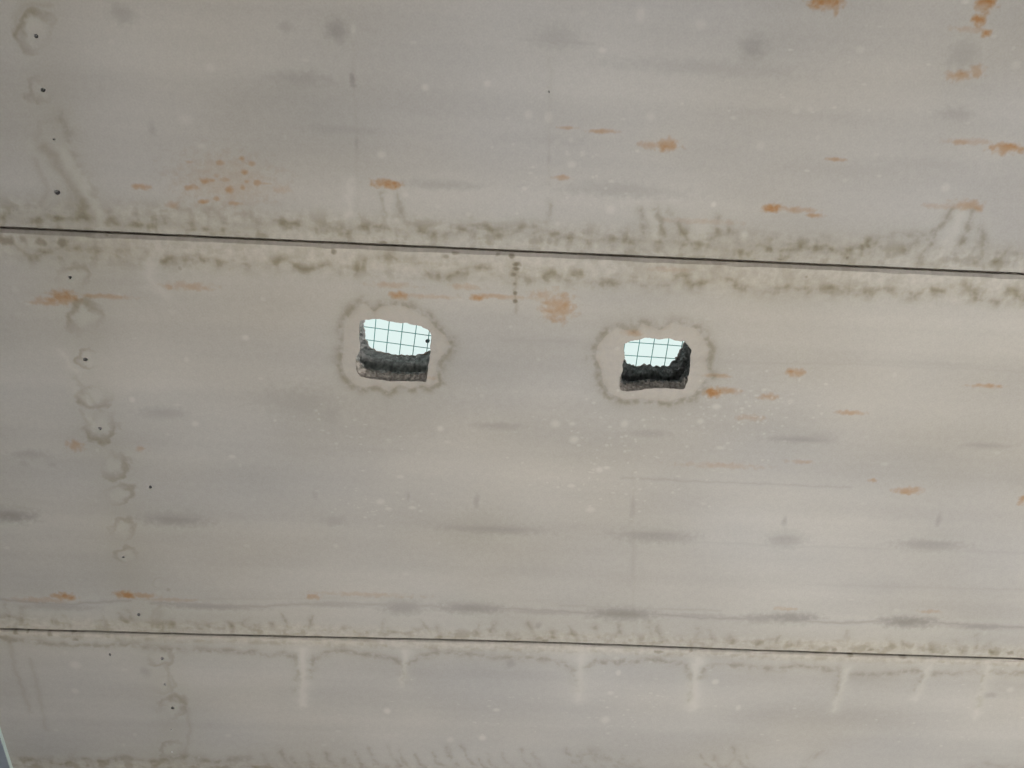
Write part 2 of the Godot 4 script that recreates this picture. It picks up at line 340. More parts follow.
	strokes(tide, [
	[.005, .292, [Vector2(.103, -2.33), Vector2(.078, -2.3), Vector2(.067, -2.264)]],
	[.005, .19, [Vector2(.147, -2.315), Vector2(.122, -2.286), Vector2(.111, -2.251)]],
	[.005, .258, [Vector2(.224, -2.329), Vector2(.188, -2.289), Vector2(.172, -2.239)]],
	[.007, .247, [Vector2(.255, -2.324), Vector2(.227, -2.293), Vector2(.214, -2.255)]],
	[.006, .292, [Vector2(.371, -2.318), Vector2(.334, -2.277), Vector2(.316, -2.226)]],
	[.006, .273, [Vector2(.392, -2.318), Vector2(.369, -2.293), Vector2(.358, -2.261)]],
	[.006, .212, [Vector2(.44, -2.308), Vector2(.414, -2.28), Vector2(.401, -2.245)]],
	[.006, .196, [Vector2(.497, -2.318), Vector2(.476, -2.296), Vector2(.467, -2.269)]],
	[.007, .266, [Vector2(.534, -2.315), Vector2(.51, -2.289), Vector2(.499, -2.258)]],
	[.006, .19, [Vector2(.583, -2.319), Vector2(.563, -2.298), Vector2(.554, -2.273)]],
	[.005, .29, [Vector2(.789, -2.3), Vector2(.765, -2.274), Vector2(.752, -2.243)]],
	[.007, .297, [Vector2(.828, -2.299), Vector2(.806, -2.276), Vector2(.794, -2.248)]],
	[.006, .287, [Vector2(.909, -2.298), Vector2(.869, -2.258), Vector2(.848, -2.209)]],
	[.005, .186, [Vector2(.941, -2.305), Vector2(.912, -2.276), Vector2(.896, -2.24)]],
	[.01, .35, [Vector2(-1.412, -2.321), Vector2(-1.349, -2.345), Vector2(-1.287, -2.352), Vector2(-1.236, -2.323), Vector2(-1.16, -2.339), Vector2(-1.079, -2.314), Vector2(-1.003, -2.333), Vector2(-.905, -2.303), Vector2(-.798, -2.326), Vector2(-.685, -2.3)]],
	[.014, .25, [Vector2(.336, -2.314), Vector2(.394, -2.241), Vector2(.468, -2.274), Vector2(.562, -2.307)]],
	[.01, .25, [Vector2(1.086, -2.307), Vector2(1.112, -2.238), Vector2(1.14, -2.215)]],
	[.012, .2, [Vector2(1.612, -2.289), Vector2(1.684, -2.25), Vector2(1.821, -2.273)]],
	[.01, .25, [Vector2(.838, -2.297), Vector2(.863, -2.251)]],
	[.008, .55, [Vector2(-.343, -.791), Vector2(-.32, -.764), Vector2(-.296, -.742), Vector2(-.272, -.767), Vector2(-.253, -.751), Vector2(-.223, -.747), Vector2(-.192, -.748), Vector2(-.16, -.765), Vector2(-.131, -.779), Vector2(-.116, -.802), Vector2(-.086, -.825), Vector2(-.073, -.851), Vector2(-.088, -.876), Vector2(-.105, -.898), Vector2(-.109, -.926), Vector2(-.101, -.96), Vector2(-.129, -.978), Vector2(-.154, -.97), Vector2(-.175, -.983), Vector2(-.205, -.973), Vector2(-.236, -.994), Vector2(-.266, -.978), Vector2(-.301, -.985), Vector2(-.331, -.975), Vector2(-.351, -.948), Vector2(-.359, -.91), Vector2(-.35, -.863), Vector2(-.351, -.823), Vector2(-.343, -.791)]],
	[.008, .55, [Vector2(.277, -.835), Vector2(.297, -.804), Vector2(.324, -.782), Vector2(.373, -.796), Vector2(.385, -.769), Vector2(.415, -.775), Vector2(.436, -.785), Vector2(.463, -.762), Vector2(.494, -.769), Vector2(.53, -.775), Vector2(.553, -.801), Vector2(.574, -.835), Vector2(.569, -.868), Vector2(.585, -.907), Vector2(.564, -.941), Vector2(.548, -.971), Vector2(.513, -.981), Vector2(.483, -.991), Vector2(.441, -.99), Vector2(.41, -.985), Vector2(.364, -.99), Vector2(.326, -.975), Vector2(.302, -.942), Vector2(.293, -.903), Vector2(.275, -.87), Vector2(.277, -.835)]],
	[.012, .22, [Vector2(-.343, -.791), Vector2(-.32, -.764), Vector2(-.296, -.742), Vector2(-.272, -.767), Vector2(-.253, -.751), Vector2(-.223, -.747), Vector2(-.192, -.748), Vector2(-.16, -.765), Vector2(-.131, -.779), Vector2(-.116, -.802), Vector2(-.086, -.825), Vector2(-.073, -.851), Vector2(-.088, -.876), Vector2(-.105, -.898), Vector2(-.109, -.926), Vector2(-.101, -.96), Vector2(-.129, -.978), Vector2(-.154, -.97), Vector2(-.175, -.983), Vector2(-.205, -.973), Vector2(-.236, -.994), Vector2(-.266, -.978), Vector2(-.301, -.985), Vector2(-.331, -.975), Vector2(-.351, -.948), Vector2(-.359, -.91), Vector2(-.35, -.863), Vector2(-.351, -.823), Vector2(-.343, -.791)]],
	[.012, .22, [Vector2(.277, -.835), Vector2(.297, -.804), Vector2(.324, -.782), Vector2(.373, -.796), Vector2(.385, -.769), Vector2(.415, -.775), Vector2(.436, -.785), Vector2(.463, -.762), Vector2(.494, -.769), Vector2(.53, -.775), Vector2(.553, -.801), Vector2(.574, -.835), Vector2(.569, -.868), Vector2(.585, -.907), Vector2(.564, -.941), Vector2(.548, -.971), Vector2(.513, -.981), Vector2(.483, -.991), Vector2(.441, -.99), Vector2(.41, -.985), Vector2(.364, -.99), Vector2(.326, -.975), Vector2(.302, -.942), Vector2(.293, -.903), Vector2(.275, -.87), Vector2(.277, -.835)]],
	[.01, .4, [Vector2(-.296, -.742), Vector2(-.272, -.77)]],
	[.01, .35, [Vector2(.373, -.796), Vector2(.365, -.769)]],
	[.01, .4, [Vector2(-.089, -.827), Vector2(-.076, -.859), Vector2(-.09, -.887)]],
	[.01, .35, [Vector2(.273, -.849), Vector2(.294, -.908), Vector2(.307, -.941)]],
	[.007, .35, [Vector2(.553, -.801), Vector2(.574, -.835), Vector2(.579, -.907)]]], 3.0)
	strokes(soft, [
	[.048, .12, [Vector2(-.948, -.11), Vector2(-.95, -.188), Vector2(-.963, -.311), Vector2(-.963, -.44), Vector2(-.963, -.601), Vector2(-.968, -.748), Vector2(-.972, -.891), Vector2(-.978, -1.029), Vector2(-.973, -1.16), Vector2(-.965, -1.281), Vector2(-.971, -1.475), Vector2(-.966, -1.683), Vector2(-.936, -1.8), Vector2(-.918, -1.937), Vector2(-.919, -2.148), Vector2(-.937, -2.358)]]], 9.0)
	strokes(grey, [
	[.004, .42, [Vector2(-1.345, -1.698), Vector2(-1.179, -1.71), Vector2(-.978, -1.687)]],
	[.004, .4, [Vector2(-.922, -1.692), Vector2(-.621, -1.695), Vector2(-.409, -1.672), Vector2(-.15, -1.673), Vector2(.116, -1.674), Vector2(.343, -1.68), Vector2(.489, -1.674), Vector2(.667, -1.686), Vector2(.868, -1.682), Vector2(1.084, -1.688), Vector2(1.26, -1.674), Vector2(1.637, -1.686)]],
	[.003, .2, [Vector2(.549, -.872), Vector2(.955, -.857), Vector2(1.38, -.86)]],
	[.003, .25, [Vector2(.254, -1.657), Vector2(.722, -1.657)]],
	[.003, .2, [Vector2(.383, -1.218), Vector2(.6, -1.221), Vector2(1.011, -1.223)]],
	[.003, .18, [Vector2(.46, -1.417), Vector2(.798, -1.42), Vector2(1.14, -1.42), Vector2(1.554, -1.417)]],
	[.003, .15, [Vector2(.043, -.832), Vector2(.241, -.828)]],
	[.003, .15, [Vector2(.938, -1.554), Vector2(1.594, -1.546)]],
	[.003, .14, [Vector2(-1.062, -1.687), Vector2(-.208, -1.646)]]], 2.0)
	strokes(white, [
	[.012, .8, [Vector2(-.498, -1.859), Vector2(-.499, -1.921), Vector2(-.502, -1.977), Vector2(-.509, -2.071)]],
	[.01, .7, [Vector2(-.191, -1.847), Vector2(-.197, -1.91), Vector2(-.203, -1.974)]],
	[.014, .6, [Vector2(.334, -1.843), Vector2(.335, -1.918), Vector2(.337, -2.02)]],
	[.017, .75, [Vector2(.682, -1.846), Vector2(.684, -1.925), Vector2(.693, -2.032)]],
	[.01, .6, [Vector2(1.141, -1.868), Vector2(1.141, -1.949), Vector2(1.14, -2.033)]],
	[.01, .5, [Vector2(1.391, -1.851), Vector2(1.39, -1.932), Vector2(1.381, -1.982)]],
	[.012, .6, [Vector2(1.575, -1.844), Vector2(1.582, -1.933), Vector2(1.591, -2.042)]],
	[.01, .4, [Vector2(-.951, -.417), Vector2(-.93, -.479), Vector2(-.903, -.537), Vector2(-.892, -.583)]],
	[.01, .4, [Vector2(-.931, -.461), Vector2(-.908, -.509)]],
	[.008, .3, [Vector2(-.231, -.486), Vector2(-.227, -.58)]],
	[.012, .5, [Vector2(-.798, -.67), Vector2(-.796, -.727), Vector2(-.766, -.754)]],
	[.007, .45, [Vector2(-1.044, -.913), Vector2(-1.013, -.967)]],
	[.007, .4, [Vector2(-1.022, -1.023), Vector2(-.993, -1.056)]],
	[.007, .45, [Vector2(-1.004, -1.096), Vector2(-.997, -1.119)]],
	[.012, .4, [Vector2(.5, -.536), Vector2(.514, -.57)]],
	[.01, .4, [Vector2(1.101, -.474), Vector2(1.099, -.518), Vector2(1.085, -.572)]],
	[.01, .4, [Vector2(.378, -.504), Vector2(.397, -.551)]],
	[.007, .5, [Vector2(-.316, -.454), Vector2(-.323, -.535)]]], 4.0)
	rings(soft, white, [[-.972,-.173,.036,.04,.8], [-.981,-.291,.028,.025,.45], [-.98,-.718,.033,.03,.5], [-.97,-.82,.039,.042,.75], [-.978,-.929,.025,.022,.6], [-.979,-1.035,.038,.032,.7], [-.975,-1.121,.036,.045,.75], [-.961,-1.241,.034,.04,.65], [-.958,-1.328,.035,.032,.6], [-.966,-1.442,.03,.037,.55], [-.968,-1.532,.028,.031,.5], [-.918,-1.894,.035,.035,.5], [-.925,-2.001,.036,.036,.35], [-.907,-2.098,.04,.046,.6], [-.931,-2.278,.031,.04,.45], [-.92,-2.191,.025,.03,.15], [-.885,-1.619,.022,.018,.2]])
	spots(rust, [[-.239,-.459,.032,.009,.95], [-.23,-.465,.018,.007,.6], [.394,-.341,.029,.013,.75], [.369,-.342,.036,.009,.3], [.655,-.472,.023,.009,.75], [.714,-.474,.047,.007,.35], [.764,-.485,.021,.005,.45], [.783,-.355,.023,.004,.4], [.247,-.319,.031,.005,.5], [.169,-.315,.02,.004,.3], [.168,-.426,.021,.006,.35], [1.171,-.31,.041,.011,.75], [1.156,-.319,.018,.009,.5], [1.081,-.301,.057,.007,.2], [1.015,-.164,.026,.01,.5], [1.052,-.152,.018,.012,.45], [1.033,-.017,.021,.017,.9], [1.027,-.049,.015,.012,.9], [1.05,-.075,.011,.008,.75], [1.015,-.069,.043,.006,.25], [.693,-.032,.034,.012,.85], [.718,-.043,.006,.014,.5], [1.058,-.302,.023,.007,.35], [-1.01,-.77,.033,.018,.6], [-1.044,-.777,.033,.008,.45], [-.912,-.763,.067,.006,.4], [-.758,-.731,.012,.008,.5], [-.711,-.728,.062,.01,.25], [.18,-.739,.037,.036,.5], [.166,-.745,.022,.016,.45], [.146,-.712,.034,.015,.25], [-.209,-.728,.022,.01,.55], [-.132,-.727,.072,.006,.2], [-.016,-.724,.022,.008,.6], [.038,-.719,.073,.006,.3], [-.223,-.703,.053,.008,.22], [-.048,-.698,.036,.008,.25], [.594,-.954,.021,.014,.8], [.632,-.947,.031,.009,.4], [.738,-.959,.021,.009,.5], [.795,-.889,.023,.011,.6], [.597,-.906,.031,.006,.35], [.96,-.996,.034,.007,.35], [1.291,-.904,.041,.006,.45], [1.171,-1.226,.036,.011,.55], [1.065,-1.196,.011,.006,.5], [1.493,-1.242,.011,.016,.5], [.858,-1.148,.038,.006,.25], [.646,-1.169,.107,.009,.18], [-1.05,-1.181,.021,.015,.45], [-.884,-1.183,.01,.008,.35], [.702,-1.022,.037,.009,.2], [-1.162,-1.68,.031,.013,.65], [-.989,-1.666,.028,.014,.75], [-.941,-1.668,.045,.009,.35], [-.456,-1.652,.02,.009,.6], [.911,-1.643,.035,.007,.25], [1.341,-1.637,.035,.007,.2], [1.109,-.443,.038,.012,.35], [1.14,-.449,.012,.009,.45], [1.052,-.45,.038,.007,.25], [-.293,-1.639,.143,.009,.15], [-.793,-.492,.02,.007,.45], [-.654,-.52,.011,.006,.7], [-.624,-.512,.007,.006,.5], [-.678,-.489,.016,.007,.5], [-.647,-.472,.011,.007,.5], [-.678,-.431,.009,.004,.35], [-.607,-.429,.011,.006,.5], [-.619,-.459,.009,.005,.4], [-.602,-.467,.014,.006,.45], [-.592,-.49,.009,.012,.5], [-.559,-.418,.007,.007,.5], [-.538,-.43,.011,.007,.45], [-.555,-.449,.009,.007,.5], [-.562,-.484,.007,.007,.45], [-.528,-.471,.009,.007,.45], [-.579,-.521,.016,.005,.4], [-.476,-.484,.023,.009,.22], [-.726,-.531,.014,.009,.3], [-.629,-.471,.009,.005,.4], [-.552,-.469,.007,.005,.4], [-.507,-.472,.014,.003,.3], [-.6,-.472,.113,.06,.12], [-.155,-.945,.035,.006,.3], [.368,-.799,.025,.008,.3], [-1.232,-1.694,.085,.011,.2], [-.864,-1.679,.085,.007,.15], [-1.057,-.785,.033,.008,.35], [.437,-.633,.048,.007,.15], [.496,-.512,.094,.007,.15]], 0.6, 0.85)
	spots(grey, [[.041,-1.077,.068,.012,.6], [.054,-1.397,.143,.017,.85], [-.015,-1.393,.069,.013,.4], [-.384,-1.388,.03,.016,.55], [.5,-1.402,.112,.024,.85], [.865,-1.4,.056,.03,.7], [.864,-1.39,.028,.02,.4], [1.274,-1.404,.102,.02,.75], [-.818,-1.399,.092,.023,.7], [-1.265,-1.405,.07,.026,.8], [.845,-1.081,.09,.012,.75], [.897,-1.073,.042,.015,.4], [.447,-1.081,.058,.012,.6], [1.342,-1.078,.07,.012,.65], [.553,-.128,.028,.026,.7], [-.337,-.139,.023,.022,.7], [-.444,-.137,.017,.012,.35], [-.783,-.129,.029,.02,.5], [.128,-.13,.051,.024,.45], [.139,-.137,.081,.006,.4], [-.814,-1.076,.061,.018,.5], [1.014,-.119,.035,.028,.5], [1.031,-.246,.045,.017,.35], [-.335,-.344,.089,.009,.4], [-.306,-.236,.006,.017,.6], [-.301,-.372,.006,.018,.6], [-.304,-.249,.007,.005,.6], [-.75,-.364,.009,.02,.45], [-.001,-1.31,.008,.026,.5], [.131,-.382,.005,.013,.45], [-.185,-1.302,.005,.013,.4], [-.435,-1.309,.008,.013,.35], [-.385,-1.061,.026,.029,.3], [.013,-1.385,.082,.047,.2], [-.418,-.242,.065,.017,.3], [.447,-.174,.196,.016,.3], [.11,-.344,.112,.013,.25], [.799,-.377,.161,.018,.3], [.301,-.447,.138,.018,.3], [-.112,-.455,.091,.011,.3], [1.003,-.356,.115,.013,.3], [.639,-.263,.156,.011,.22], [.426,-1.319,.008,.046,.35], [.448,-1.486,.011,.105,.18], [.851,-1.341,.008,.017,.5], [1.279,-1.316,.008,.023,.4], [-.202,-1.679,.063,.029,.6], [-.006,-1.675,.104,.022,.75], [.437,-1.68,.099,.026,.8], [.844,-1.682,.059,.019,.5], [.932,-1.675,.089,.022,.7], [1.285,-1.677,.089,.022,.8], [-1.18,-1.717,.114,.015,.45], [-.753,-1.7,.143,.011,.5], [-.409,-1.679,.115,.011,.4], [.198,-1.682,.116,.011,.35], [1.505,-1.687,.09,.011,.5], [.666,-1.678,.088,.011,.3], [1.613,-1.953,.025,.012,.4], [-.97,-1.955,.018,.02,.4], [.12,-1.883,.015,.016,.5], [.195,-1.734,.009,.011,.6], [-1.172,-1.213,.052,.015,.35], [-1.192,-1.241,.016,.012,.35], [-1.12,-1.241,.01,.009,.35], [.548,-.864,.151,.008,.2], [1.133,-.849,.204,.008,.25], [-.154,-1.051,.155,.059,.18], [-.46,-1.035,.102,.046,.25]], 0.4, 0.9)
	spots(white, [[-.148,-.245,.009,.008,.7], [-.013,-.23,.009,.008,.6], [.08,-.291,.011,.011,.5], [.125,-.295,.011,.013,.5], [-.245,-.394,.011,.009,.6], [-.192,-.482,.009,.007,.5], [-.046,-.522,.007,.007,.5], [.081,-.455,.007,.005,.7], [.162,-.533,.007,.007,.4], [.184,-.395,.011,.009,.6], [.207,-.37,.007,.007,.5], [.231,-.15,.009,.006,.7], [.305,-.075,.011,.016,.5], [.283,-.494,.012,.012,.6], [.521,-.471,.007,.007,.9], [.605,-.539,.009,.01,.5], [.607,-.333,.011,.011,.4], [.672,-.255,.009,.006,.4], [.989,-.015,.009,.006,.6], [1.052,-.406,.012,.011,.5], [.704,-.249,.007,.006,.4], [.351,-.282,.011,.011,.4], [-.301,-.135,.006,.01,.5], [-.585,-.855,.01,.008,.7], [-.736,-.921,.007,.008,.5], [-.885,-1.039,.008,.009,.7], [-.733,-1.102,.01,.009,.6], [-.647,-1.197,.01,.006,.6], [-.26,-1.321,.013,.01,.6], [-.239,-1.343,.011,.006,.6], [-.174,-1.337,.011,.006,.7], [-.206,-1.24,.011,.006,.6], [-.102,-1.089,.01,.009,.7], [.196,-1.062,.013,.012,.6], [.249,-1.107,.013,.012,.7], [.324,-1.196,.011,.009,.8], [.342,-1.189,.011,.006,.7], [.253,-1.249,.011,.006,.7], [.24,-1.06,.01,.006,.6], [.311,-1.323,.014,.01,.6], [.376,-1.054,.01,.012,.6], [.573,-1.039,.01,.009,.6], [.608,-.994,.013,.009,.7], [.637,-1.115,.013,.006,.5], [-1.173,-1.935,.018,.016,.6], [-1.19,-2.039,.012,.012,.5], [-.25,-2.087,.012,.013,.9], [.048,-2.191,.013,.013,.8], [.087,-2.071,.012,.008,.7], [-.053,-2.203,.013,.013,.5], [.749,-1.931,.012,.012,.7], [.449,-1.906,.009,.012,.7], [.837,-2.035,.009,.013,.6], [.428,-2.1,.016,.017,.6], [.433,-1.988,.012,.008,.6], [1.669,-1.93,.012,.012,.5], [.435,-.088,.013,.012,.4], [-.61,-.227,.013,.01,.4], [-.675,-.339,.018,.013,.35], [-.413,-.587,.009,.01,.3], [-1.123,-.755,.009,.01,.3], [.788,-.121,.011,.008,.4], [1.134,-.134,.011,.01,.4]], 0.25, 0.7)
	spots(dark, [[.072,-.636,.01,.006,.95], [.072,-.647,.008,.005,.9], [.059,-.617,.007,.005,.8], [.066,-.662,.007,.005,.6], [.07,-.685,.005,.005,.6], [.073,-.708,.005,.006,.9], [.074,-.729,.005,.005,.9], [.026,-.614,.006,.005,.6], [-.361,-.624,.007,.007,.75], [-.097,-.625,.009,.005,.5], [-1.122,-.634,.021,.012,.6], [-1.04,-.635,.014,.01,.55], [-.991,-.633,.014,.011,.7], [-1.082,-.628,.007,.007,.3], [-.889,-.611,.007,.005,.5], [.21,-.605,.012,.004,.8], [.258,-.604,.01,.004,.8], [.33,-.605,.012,.004,.8], [-.074,-.617,.009,.004,.6], [-.243,-.598,.009,.004,.6], [.772,-.635,.005,.004,.6], [.861,-.583,.004,.005,.7], [.701,-.595,.007,.003,.4], [-1.326,-1.818,.009,.009,.7], [-1.226,-1.818,.009,.009,.6], [-1.161,-1.808,.009,.009,.6], [-1.291,-1.813,.006,.008,.6], [-1.157,-1.838,.009,.005,.5], [.219,-1.79,.009,.006,.6], [.264,-1.796,.006,.005,.5], [.384,-1.799,.006,.006,.6], [.56,-1.819,.012,.006,.6], [.656,-1.812,.006,.006,.5], [1.145,-1.813,.009,.006,.6], [1.303,-1.811,.012,.008,.5], [1.197,-1.787,.009,.006,.5], [1.088,-1.791,.009,.008,.5], [1.625,-1.783,.009,.008,.5], [-.865,-1.643,.006,.007,.25], [-.697,-.602,.007,.002,.5], [-.725,-.684,.005,.005,.35]], 0.5, 0.6)
	scatter(white, [[.522,-1.05,.236,.151,1], [-.288,-1.332,.135,.046,.5], [.213,-1.109,.184,.123,.6], [.528,-2.013,.217,.169,1], [1.347,-2.025,.379,.217,.8], [.039,-2.114,.187,.13,.4], [.724,-.998,.156,.088,1], [.16,-.408,.182,.139,.5], [-.387,-1.105,.155,.09,.5], [.779,-.182,.352,.149,.4], [.383,-1.224,.162,.128,.8]])
	var pale := new_mask()
	in_ring(pale, PackedVector2Array([Vector2(-.343, -.791), Vector2(-.32, -.764), Vector2(-.296, -.742), Vector2(-.272, -.767), Vector2(-.253, -.751), Vector2(-.223, -.747), Vector2(-.192, -.748), Vector2(-.16, -.765), Vector2(-.131, -.779), Vector2(-.116, -.802), Vector2(-.086, -.825), Vector2(-.073, -.851), Vector2(-.088, -.876), Vector2(-.105, -.898), Vector2(-.109, -.926), Vector2(-.101, -.96), Vector2(-.129, -.978), Vector2(-.154, -.97), Vector2(-.175, -.983), Vector2(-.205, -.973), Vector2(-.236, -.994), Vector2(-.266, -.978), Vector2(-.301, -.985), Vector2(-.331, -.975), Vector2(-.351, -.948), Vector2(-.359, -.91), Vector2(-.35, -.863), Vector2(-.351, -.823), Vector2(-.343, -.791)]))
	in_ring(pale, PackedVector2Array([Vector2(.277, -.835), Vector2(.297, -.804), Vector2(.324, -.782), Vector2(.373, -.796), Vector2(.385, -.769), Vector2(.415, -.775), Vector2(.436, -.785), Vector2(.463, -.762), Vector2(.494, -.769), Vector2(.53, -.775), Vector2(.553, -.801), Vector2(.574, -.835), Vector2(.569, -.868), Vector2(.585, -.907), Vector2(.564, -.941), Vector2(.548, -.971), Vector2(.513, -.981), Vector2(.483, -.991), Vector2(.441, -.99), Vector2(.41, -.985), Vector2(.364, -.99), Vector2(.326, -.975), Vector2(.302, -.942), Vector2(.293, -.903), Vector2(.275, -.87), Vector2(.277, -.835)]))
	var cloud := noise_bytes(TX / 8, TZ / 4, 0.016, 4, 21)
	var streak := noise_bytes(40, TZ, 0.014, 4, 22)
	var hue := noise_bytes(TX / 8, TZ / 4, 0.012, 3, 23)
	var grain := noise_bytes(TX, TZ, 0.35, 2, 24)
	var patch := noise_bytes(TX / 2, TZ, 0.05, 4, 25)
	var drip := noise_bytes(TX, TZ / 2, 0.045, 4, 26)
	var px := PackedByteArray()
	px.resize(TX * TZ * 3)
	for y in TZ:
		var z := y / PM + Z0
		var damp := 0.0      # the damp margin on either side of a joint
		var near := 0.0      # the paler lip close to it
		for j in 3:
			var d := z - JOINTS[j]
			var reach: float = [0.075, 0.05, 0.065][j] if d > 0.0 else [0.085, 0.035, 0.04][j]
			damp = maxf(damp, 1.0 - smoothstep(reach * 0.55, reach * 1.25, absf(d)))
			if d < 0.0: near = maxf(near, 1.0 - smoothstep(reach * 0.35, reach * 0.85, absf(d)))
		var cool := smoothstep(-0.5, -0.3, z) * 0.45 + smoothstep(-1.82, -1.9, z) * 0.4   # the outer planks are a greyer cast than the middle one
		var warm := 0.5 * exp(-pow((z + 0.78) / 0.13, 2))
		for x in TX:
			var i := y * TX + x
			var st := (streak[i] - 128) / 128.0
			var v := 1.0 + 0.05 * (cloud[i] - 128) / 128.0 + 0.024 * st + 0.03 * (grain[i] - 128) / 128.0 + 0.045 * (rough_n[i] - 128) / 128.0 * (0.35 + damp)
			var h := (hue[i] - 128) / 128.0 * 0.9 - cool + damp * 0.9 + warm
			var r := 170.5 * v + 1.6 * h
			var g := 166.3 * v + 0.3 * h
			var b := 159.5 * v - 2.4 * h
			var n := rough_n[i] / 255.0
			var t := tide[i] / 255.0
			if t > 0.0: t *= clampf(1.6 * (drip[i] + patch[i] - 256) / 255.0 + 1.8 * (n - 0.5) + 0.9, 0.25, 1.4)
			if damp > 0.0: t += damp * smoothstep(0.46, 0.72, (drip[i] + patch[i]) / 510.0) * 0.5 * (1.0 - 0.5 * near) * (0.4 + n)
			if t > 0.0:
				r *= 1.0 - 0.225 * t
				g *= 1.0 - 0.238 * t
				b *= 1.0 - 0.30 * t
			if soft[i]:
				var p := soft[i] / 255.0 * clampf(0.65 + 0.7 * n, 0.6, 1.2)
				r *= 1.0 - 0.20 * p
				g *= 1.0 - 0.22 * p
				b *= 1.0 - 0.285 * p
			if near > 0.0:
				r += 6.0 * near
				g += 5.5 * near
				b += 5.0 * near
			if pale[i]:
				var p := pale[i] / 255.0
				r += (181.0 - r) * p
				g += (171.0 - g) * p
				b += (160.0 - b) * p
			if grey[i]:
				var p := grey[i] / 255.0 * clampf(0.45 + 0.6 * st + 0.5 * n, 0.25, 1.0)
				r *= 1.0 - 0.25 * p
				g *= 1.0 - 0.25 * p
				b *= 1.0 - 0.258 * p
			if rust[i]:
				var p := rust[i] / 255.0 * clampf(0.35 + 1.5 * patch[i] / 255.0, 0.5, 1.25)
				r *= 1.0 - 0.07 * p
				g *= 1.0 - 0.29 * p
				b *= 1.0 - 0.50 * p
			if white[i]:
				var p := white[i] / 255.0 * 0.6
				r += (203.0 - r) * p
				g += (199.0 - g) * p
				b += (191.0 - b) * p
			if dark[i]:
				var p := dark[i] / 255.0 * 0.6
				r += (92.0 - r) * p
				g += (84.0 - g) * p
				b += (66.0 - b) * p
			px[i * 3] = clampi(int(r), 0, 255)
			px[i * 3 + 1] = clampi(int(g), 0, 255)
			px[i * 3 + 2] = clampi(int(b), 0, 255)
	return ImageTexture.create_from_image(Image.create_from_data(TX, TZ, false, Image.FORMAT_RGB8, px))

func plain(c: Color, rough: float, metal := 0.0) -> StandardMaterial3D:
	var m := StandardMaterial3D.new()
	m.albedo_color = c
	m.roughness = rough
	m.metallic = metal
	return m

func noisy(c: Color, spread: float, freq: float, sd: int, scale: float, relief := 0.0) -> StandardMaterial3D:
	var m := plain(Color.WHITE, 0.95)
	var f := FastNoiseLite.new()
	f.seed = sd
	f.frequency = freq
	f.fractal_octaves = 5
	var t := NoiseTexture2D.new()
	t.width = 256
	t.height = 256
	t.seamless = true
	t.noise = f
	var g := Gradient.new()
	g.set_color(0, c.darkened(spread))
	g.set_color(1, c.lightened(spread))
	t.color_ramp = g
	m.albedo_texture = t
	m.uv1_triplanar = true
	m.uv1_world_triplanar = true
	m.uv1_scale = Vector3.ONE * scale
	if relief > 0.0:
		var b := NoiseTexture2D.new()
		b.width = 256
		b.height = 256
		b.seamless = true
		b.noise = f
		m.heightmap_enabled = true
		m.heightmap_texture = b
		m.heightmap_scale = relief
	return m

func materials() -> void:
	M.concrete = plain(Color.WHITE, 0.95)
	M.concrete.albedo_texture = concrete_texture()
	M.concrete.metallic_specular = 0.2
	M.edge = noisy(Color(0.62, 0.59, 0.55), 0.1, 0.03, 31, 3.0)
	M.flange = noisy(Color(0.76, 0.71, 0.66), 0.32, 0.04, 32, 9.0, 0.5)
	M.broken = noisy(Color(0.86, 0.85, 0.83), 0.5, 0.035, 33, 7.0, 0.8)  # colour raised so the left opening's wall looks lit by the sky
	M.broken_dim = noisy(Color(0.50, 0.49, 0.48), 0.45, 0.035, 40, 7.0, 0.8)  # same broken concrete, dimmer ambient light put into the colour
	M.grout = noisy(Color(0.46, 0.42, 0.385), 0.2, 0.03, 34, 6.0)
	M.floor = noisy(Color(0.58, 0.585, 0.59), 0.06, 0.01, 35, 0.5)
	M.wall = noisy(Color(0.30, 0.30, 0.30), 0.04, 0.01, 36, 0.5)
	M.ground = noisy(Color(0.32, 0.32, 0.30), 0.1, 0.01, 37, 0.2)
	M.wire = plain(Color(0.20, 0.54, 0.52), 0.45)
	M.steel = noisy(Color(0.50, 0.53, 0.57), 0.06, 0.02, 38, 2.0)
	M.steel.roughness = 0.5
	M.bare = plain(Color(0.72, 0.78, 0.77), 0.4)  # steel edge colour lightened as if light struck it, not bare metal
	M.crumb = noisy(Color(0.2, 0.19, 0.19), 0.3, 0.05, 39, 20.0)

# ---------------------------------------------------------------- the building round the ceiling
func structure(called: String, boxes: Array, mat: Material, label: String) -> void:
	var st := begin()
	for b: Array in boxes:
		box(st, b[0], b[1])
	var o := commit(called, st, mat, self)
	tag(o, label, called.split("_")[0], "structure")

